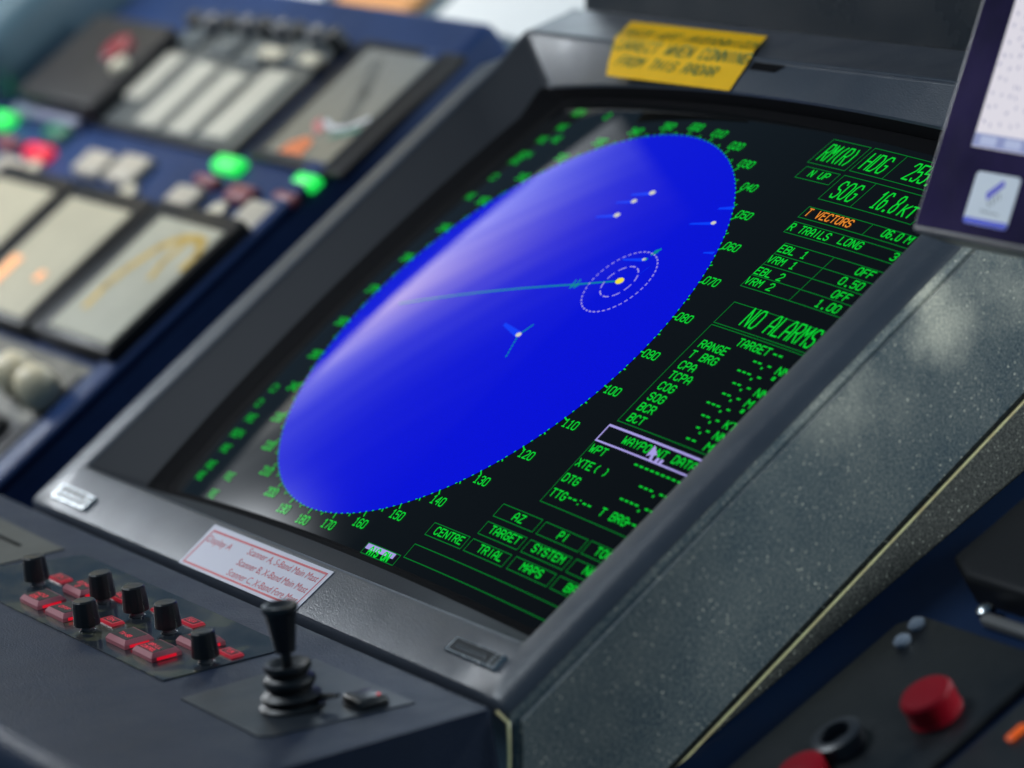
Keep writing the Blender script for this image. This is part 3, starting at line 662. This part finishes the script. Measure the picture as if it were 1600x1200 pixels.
# offsets: caps stand .1 above the deck, so they sit a little right of their outline in the picture
for q, m in [((-3.75, -3.50, -.645, -.55), GLIT), ((-2.96, -2.77, -.645, -.56), GLIT), ((-6.25, -6.02, -.60, -.50), GLIT), ((-5.58, -5.33, -.60, -.50), GDIM), ((-5.57, -5.30, -.46, -.37), RLIT),
             ((-4.93, -4.65, -.505, -.345), CREAM), ((-4.58, -4.28, -.53, -.345), CREAM), ((-3.83, -3.57, -.435, -.245), CREAM), ((-3.12, -2.85, -.445, -.26), CREAM), ((-5.72, -5.43, -.35, -.22), CREAM),
             ((-3.77, -3.54, -.515, -.45), MAROON), ((-3.39, -3.16, -.51, -.405), MAROON), ((-2.99, -2.78, -.525, -.455), MAROON), ((-5.95, -5.70, -.46, -.38), MAROON)]: cap(*q, m)
STUD = mat('cream_stud', (.50, .46, .36), .4)
for a, b in [(-5.35, -.30), (-4.25, -.30), (-3.35, -.33)]:
    mb = MB(LF); mb.lathe(a, b, [(.07, .001), (.07, .03), (.05, .04)], 20); mb.build('stud', STUD, lcon, smooth=40)
# modules
BODY = mat('black_module_body', (.009, .009, .011), .42, spec=.2)
FACE1 = mat('beige_module_face', (.41, .375, .275), .28, var=(14, .10)); FACE2 = mat('grey_beige_module_face', (.36, .35, .28), .28, var=(18, .12)); FACE3 = mat('grey_module_face', (.10, .115, .125), .25, var=(14, .15))
OCHRE = mat('ochre_paint', (.50, .33, .06), .4); ORNG = mat('orange_paint', (.65, .16, .05), .4); OLIT = mat('orange_glow', (.7, .3, .12), .4, emis=(1, .42, .16), es=.55)
STRIPE = mat('pale_strip_face', (.43, .42, .37), .3, var=(22, .08)); DGREY = mat('dark_grey_face', (.075, .085, .09), .35, var=(20, .2)); TEALM = mat('teal_reflection', (.05, .22, .16), .5); ROSE = mat('rose_mark', (.5, .16, .16), .5); PALE = mat('pale_reflection', (.55, .55, .58), .5)
def module(label, a0, a1, b0, b1, face, fa, h=.12):
    o = thing('console_module', label, 'panel module', LF.w((a0 + a1) / 2, b1, 0))
    mb = MB(LF); mb.box(a0, a1, b0, b1, .001, h, .012, 2); mb.build('module_body', BODY, o, smooth=40)
    mb = MB(LF); mb.box(*fa, h + .0005, h + .012, .006, 1); f = mb.build('face_plate', face, o)
    return o, f, h + .0125
o, f, hh = module('grey beige panel module marked with an ochre arch, nearest the radar', -3.66, -2.83, -.27, .565, FACE2, (-3.49, -2.85, -.175, .53))
mb = MB(LF); arc = [(-3.33, .38), (-3.34, .25), (-3.31, .14), (-3.23, -.01), (-3.13, -.08), (-3.02, -.10), (-2.93, -.09), (-2.88, -.03), (-2.88, .06)]
ribbon(mb, lambda p, q: LF.w(p, q, hh + .001), arc, .055); mb.build('arch_mark', OCHRE, f)
mb = MB(LF); ribbon(mb, lambda p, q: LF.w(p, q, hh + .0016), [(-3.06, -.05), (-3.08, .06), (-3.05, .15)], .045); mb.build('arch_mark', OCHRE, f)
o, f, hh = module('plain beige panel module with painted orange reflection, beside the arch-marked module', -4.52, -3.72, -.25, .57, FACE1, (-4.42, -3.76, -.15, .54))
mb = MB(LF); mb.box(-4.37, -4.27, .24, .42, hh, hh + .006, .004, 1); mb.build('glow_spot', OLIT, f)  # orange reflection in the glass drawn as a weakly glowing bar
mb = MB(LF); mb.box(-3.99, -3.93, .28, .34, hh, hh + .006, .004, 1); mb.build('glow_spot', OLIT, f)
o, f, hh = module('pale beige panel module at the left edge, cut by the picture side', -5.40, -4.57, -.25, .57, FACE1, (-5.28, -4.62, -.15, .54))
UF = Frame(LF.w(-.18, -.065, 0), XH, YH, -ZH)                        # the upper row of modules
def module_up(*a): 
    global LF
    keep = LF; LF = UF
    r = module(*a); LF = keep
    return r
o, f, hh = module_up('grey glossy panel module with an orange mark and painted white reflections behind the green buttons', -3.38, -2.46, -1.38, -.60, FACE3, (-3.24, -2.62, -1.32, -.635), .04)
mb = MB(UF); mb.prism([(-3.10, -.645), (-3.07, -.71), (-2.99, -.76), (-2.90, -.74), (-2.88, -.645)], hh, hh + .003); mb.build('orange_mark', ORNG, f)
mb = MB(UF); ribbon(mb, lambda p, q: UF.w(p, q, hh + .002), [(-3.05, -1.23), (-2.90, -1.05), (-2.82, -.90)], .08); mb.build('dark_pointer', DGREY, f)
mb = MB(UF); ribbon(mb, lambda p, q: UF.w(p, q, hh + .002), [(-2.97, -.86), (-2.86, -.83), (-2.75, -.85), (-2.65, -.92)], .03); mb.build('pale_reflection', PALE, f)  # pale reflection painted on the glossy face
mb = MB(UF); ribbon(mb, lambda p, q: UF.w(p, q, hh + .003), [(-2.80, -.785), (-2.64, -.85)], .03); mb.build('teal_reflection', TEALM, f)  # greenish reflection painted on the glossy face
mb = MB(UF); ribbon(mb, lambda p, q: UF.w(p, q, hh + .003), [(-3.03, -.85), (-2.94, -.80)], .045); mb.build('rose_mark', ROSE, f)
o, f, hh = module_up('tall black panel module with four pale strips and a row of small knobs', -5.08, -3.49, -1.36, -.58, DGREY, (-5.03, -3.52, -1.33, -.605), .03)
for i, (a0, a1, b0, b1) in enumerate([(-4.98, -4.74, -1.085, -.765), (-4.58, -4.34, -1.06, -.625), (-4.23, -3.99, -1.035, -.62), (-3.88, -3.63, -1.09, -.64)]):
    mb = MB(UF); mb.box(a0, a1, b0, b1, hh, hh + .02, .008, 1); mb.build('pale_strip', STRIPE, f)
    mb = MB(UF); mb.box(a0, a1, b0 - .20, b0 - .05, hh, hh + .03, .01, 1); mb.build('terminal_block', FACE3, f)
for a, w_ in ((-3.93, .11), (-3.55, .07)):
    mb = MB(UF); mb.box(a - w_, a + w_, -1.20, -1.13, hh + .031, hh + .05, .008, 1); mb.build('cream_tag', STUD, f)
for i in range(9):
    mb = MB(UF); mb.lathe(-4.92 + i * .175, -1.27 - .01 * min(i, 4), [(.05, hh), (.045, hh + .08), (.03, hh + .09)], 18); mb.build('selector_knob', mat_shaft if i % 2 else BLACK, o, smooth=40)
# dark switch box with red knob
sb = thing('switch_box', 'dark switch box with a red knob at the far left of console', 'switch box', LF.w(-5.9, -.75, 0))
mb = MB(LF); mb.box(-6.02, -5.12, -1.25, -.66, .001, .14, .03, 3); mb.build('box_body', mat('dark_brown_grey_box', (.020, .019, .020), .5, spec=.25, var=(20, .2)), sb, smooth=40)
mb = MB(LF); mb.lathe(-5.36, -1.02, [(.085, .141), (.085, .18), (.07, .19)], 24); mb.build('red_knob', mat('deep_red_plastic', (.20, .010, .02), .35), sb, smooth=40)
mb = MB(LF); mb.lathe(-5.37, -.95, [(.03, .141), (.03, .16), (.02, .17)], 16); mb.build('lens', CHROME, sb, smooth=40)
mb = MB(LF); mb.lathe(-5.20, -.93, [(.05, .141), (.05, .17), (.04, .18)], 16); mb.build('cream_knob', STUD, sb, smooth=40)
mb = MB(LF); mb.box(-6.10, -5.30, -.655, -.60, .001, .06, .02, 2); mb.build('front_lip', mat('lilac_grey_lip', (.20, .21, .30), .3), sb, smooth=40)
# selector plate with cream knobs
sp_ = thing('selector_panel', 'grey beige selector panel with two cream knobs at lower left', 'selector panel', LF.w(-3.8, 1.3, 0))
mb = MB(LF); mb.box(-5.6, -2.99, .60, 1.5, .001, .03, .012, 2); mb.build('panel_plate', mat('weathered_beige_plate', (.13, .125, .105), .5, var=(26, .4)), sp_, smooth=40)
CRK = mat('cream_knob_plastic', (.58, .50, .34), .35)
for a, b in [(-3.34, .81), (-3.07, .83)]:
    mb = MB(LF); mb.lathe(a, b, [(.05, .031), (.085, .05), (.095, .10), (.085, .17), (.055, .215), (.012, .228)], 28); mb.build('cream_knob', CRK, sp_, smooth=80)
mb = MB(LF); mb.box(-5.5, -3.06, .97, 1.48, .031, .05, .01, 1); mb.build('dark_inset', BODY, sp_)
mb = MB(LF); mb.box(-3.055, -3.02, .66, 1.3, .031, .042); mb.build('dark_groove', BODY, sp_)
for a, b in [(-3.48, 1.02), (-3.22, 1.06)]:
    mb = MB(LF); mb.lathe(a, b, [(.07, .051), (.07, .08), (.05, .10)], 24); mb.build('black_knob', BLACK, sp_, smooth=40)

# ================================================================== CONSOLE TO STARBOARD
rcon = thing('navy_console', 'dark navy console surface right of the radar housing', 'console', RF.w(3.2, 1.0, -1.0))
mb = MB(RF); mb.box(2.056, 6.0, -4.0, 2.2, -1.0, 0.0, .01, 1); mb.build('console_deck', NAVY, rcon)
bp_ = thing('button_panel', 'black button panel with a red mushroom button on navy console', 'button panel', RF.w(2.7, .2, 0))
DKP = mat('dark_panel_film', (.008, .009, .011), .38, rvar=(30, .28, .5))
mb = MB(RF); mb.prism([(2.33, -.78), (2.40, -.845), (3.08, -.845), (3.08, 1.2), (2.33, 1.2)], .001, .035, .012, 2); mb.build('panel_plate', DKP, bp_, smooth=40)
REDB = mat('red_button_plastic', (.30, .003, .012), .42, spec=.2)
mb = MB(RF); mb.lathe(2.90, -.500, [(.088, .036), (.090, .045), (.086, .050), (.088, .115), (.080, .126), (.05, .129)], 36); mb.build('red_button', REDB, bp_, smooth=35)
mb = MB(RF); mb.lathe(2.68, -.265, [(.085, .036), (.085, .085), (.072, .092), (.052, .092), (.048, .05)], 32); mb.build('ring_switch', mat('grey_ring', (.03, .032, .038), .35), bp_, smooth=35)
mb = MB(RF); mb.lathe(2.70, -.10, [(.08, .036), (.08, .09), (.06, .10)], 28); mb.build('red_button', REDB, bp_, smooth=35)
for a, b in [(2.432, -.795), (2.452, -.715)]:
    mb = MB(RF); mb.lathe(a, b, [(.030, .036), (.030, .05), (.018, .06)], 16); mb.build('status_lens', mat('pale_lens', (.22, .25, .30), .2), bp_, smooth=40)
mb = MB(RF); mb.prism([(3.14, -.75), (3.9, -.75), (3.9, 1.2), (3.14, 1.2)], .001, .03, .01, 2)
b2 = mb.build('lamp_panel', DKP, None, loc=RF.w(3.5, .2, 0)); tag(b2, 'black lamp panel with a small orange lamp at lower right corner', 'lamp panel')
mb = MB(RF); mb.box(3.25, 3.285, -.575, -.50, .031, .045, .01, 2); mb.build('orange_glow', mat('orange_lens', (.6, .1, .01), .3, emis=(1, .13, .01), es=.32), b2, smooth=40)
mb = MB(RF); mb.prism([(2.36, -1.42), (2.43, -1.50), (3.6, -1.50), (3.6, -.985), (2.50, -.985), (2.36, -1.05)], .001, .11, .03, 3)
hb = mb.build('handset_cradle', mat('dark_cradle_plastic', (.008, .008, .010), .5, spec=.2), None, smooth=40, loc=RF.w(2.9, -1.0, 0)); tag(hb, 'dark rounded cradle on navy console behind the button panel', 'cradle')
mb = MB(RF); mb.box(2.64, 3.4, -.935, -.895, .001, .04, .01, 2); gb = mb.build('cable_strip', mat('grey_strip', (.15, .145, .14), .5), None, smooth=40, loc=RF.w(3, -.9, 0)); tag(gb, 'pale grey strip lying between cradle and black button panel', 'strip')
mb = MB(RF); mb.lathe(2.625, -.94, [(.03, .001), (.03, .045), (.015, .055)], 16); mb.build('strip_end_screw', CHROME, gb, smooth=40)

# ================================================================== CHART MONITOR
mon = thing('chart_monitor', 'dark purple framed monitor with bright white screen at right edge', 'monitor', MF.w(1.5, .1, -.4))
PURP = mat('purple_black_bezel', (.026, .014, .058), .12, spec=.3, rvar=(20, .08, .16), var=(9, .5))
RIM = mat('grey_bezel_rim', (.060, .055, .062), .35)
mb = MB(MF); mb.box(0.0, 3.2, -2.4, 0.0, -.16, 0.0, .012, 2); mb.build('rim', RIM, mon, smooth=40)
mb = MB(MF); mb.box(.020, 3.18, -2.38, -.022, .0005, .004); mb.build('bezel', PURP, mon)
mb = MB(MF); mb.box(.188, 3.01, -2.2, -.300, .0042, .0055)
scr = mb.build('lcd_screen', mat('lit_white_screen', (.05, .05, .05), .3, emis=(.82, .78, .86), es=.78), mon)
mput = lambda p, q: MF.w(p, q, .0060)
mb = MB(MF)
for i in range(26):
    for j in range(28):
        a, b = .215 + i * .045 + random.uniform(-.014, .014), -.38 - j * .045 + random.uniform(-.012, .012); s_ = .006 + .004 * random.random()
        ribbon(mb, mput, [(a, b), (a + s_ * random.choice((1, .4)), b + s_ * random.choice((1, -1)))], .007)
mb.build('chart_soundings', mat('grey_blue_screen_ink', (.02, .02, .02), .3, emis=(.40, .40, .62), es=.62), scr)
mb = MB(MF); mb.box(.19, 3.0, -.345, -.302, .0058, .0064); tb = mb.build('task_bar', mat('blue_task_bar', (.02, .02, .02), .3, emis=(.30, .36, .72), es=.6), scr)
mb = MB(MF)
for i in range(8): mb.box(.225 + i * .13, .225 + i * .13 + .085, -.338, -.309, .0066, .0070)
mb.build('task_buttons', mat('pale_task_button', (.02, .02, .02), .3, emis=(.52, .60, .90), es=.65), tb)
mb = MB(MF); mb.box(1.35, 1.75, -1.4, -.9, -.161, -.4); mb.box(1.45, 1.65, -1.25, .5, -.35, -.5); mb.build('stand', BLACK, mon)
st = thing('monitor_sticker', 'white rounded sticker with blue band and blue slanted bar on monitor frame', 'sticker', MF.w(.37, -.06, .004))
def rr(a0, a1, b0, b1, r):
    p = []
    for cx, cy, s0 in [(a1 - r, b1 - r, 0), (a0 + r, b1 - r, 90), (a0 + r, b0 + r, 180), (a1 - r, b0 + r, 270)]:
        for k in range(5): an = math.radians(s0 + 22.5 * k); p.append((cx + r * math.cos(an), cy + r * math.sin(an)))
    return p
mb = MB(MF); mb.prism(rr(.258, .490, -.226, -.057, .016), .0042, .0056); mb.build('sticker_sheet', mat('white_sticker', (.82, .85, .90), .4), st)
mb = MB(MF); mb.prism([(.261, -.078), (.487, -.078), (.489, -.066), (.480, -.0575), (.268, -.0575), (.2585, -.066)], .0057, .0062); mb.build('sticker_band', mat('blue_print', (.01, .05, .75), .4), st)
mb = MB(MF); mb.prism([(.335, -.160), (.405, -.210), (.420, -.195), (.350, -.138)], .0057, .0062); mb.build('sticker_mark', mat('blue_violet_print', (.06, .06, .70), .4), st)
mb = MB(MF)
for i in range(4): ribbon(mb, lambda p, q: MF.w(p, q, .0064), [(.360 + .014 * i, -.135 - .011 * i), (.372 + .014 * i, -.120 - .010 * i)], .005)
for i in range(9): ribbon(mb, lambda p, q: MF.w(p, q, .0064), [(.335 + .011 * i, -.107 + .001 * i), (.341 + .011 * i, -.100)], .004)
mb.build('sticker_lettering', mat('grey_print', (.25, .27, .28), .5), st)

# ================================================================== BEHIND THE CONSOLES
mb = MB(SF); mb.box(-12, 6, -6.5, -1.73, -.95, -.72); lg = mb.build('ledge', mat('blue_grey_ledge', (.10, .15, .18), .5, var=(8, .15)), None, loc=SW(-3, -2, .7)); tag(lg, kind='structure')
mb = MB(SF); mb.prism([(-4.15, -2.9), (-1.9, -2.9), (-1.9, -1.895), (-3.05, -1.90), (-4.10, -1.97)], -.715, -.69); p1 = mb.build('paper_sheet', WHITE, None, loc=SW(-3, -1.9, .7)); tag(p1, 'bright white paper sheet lying beyond console, left of radar hood', 'paper')
mb = MB(SF); mb.prism([(-5.15, -2.3), (-4.35, -2.3), (-4.35, -1.92), (-5.05, -1.90)], -.715, -.66); p2 = mb.build('orange_folder', mat('orange_card', (.75, .34, .12), .5), None, loc=SW(-4.8, -1.9, .7)); tag(p2, 'orange folder on ledge beyond the blue console', 'folder')
mb = MB(SF); mb.prism([(-6.3, -2.4), (-5.25, -2.4), (-5.25, -1.88), (-6.1, -1.84)], -.715, -.67); p3 = mb.build('note_pad', WHITE, None, loc=SW(-5.7, -1.9, .7)); tag(p3, 'white note pad on ledge, left of the orange folder', 'note pad')
# rounded teal cover at the far left
mb = MB(LF); mb.box(-10.5, -6.22, -2.8, -.66, -.2, .42, .16, 6); cv = mb.build('instrument_cover', mat('teal_grey_cover', (.075, .125, .155), .30, var=(6, .1)), None, smooth=60, loc=LF.w(-8, .9, -.5)); tag(cv, 'rounded teal grey cover rising at the top left corner', 'cover')
for o in bpy.data.objects:
    if '_o' in o: del o['_o']
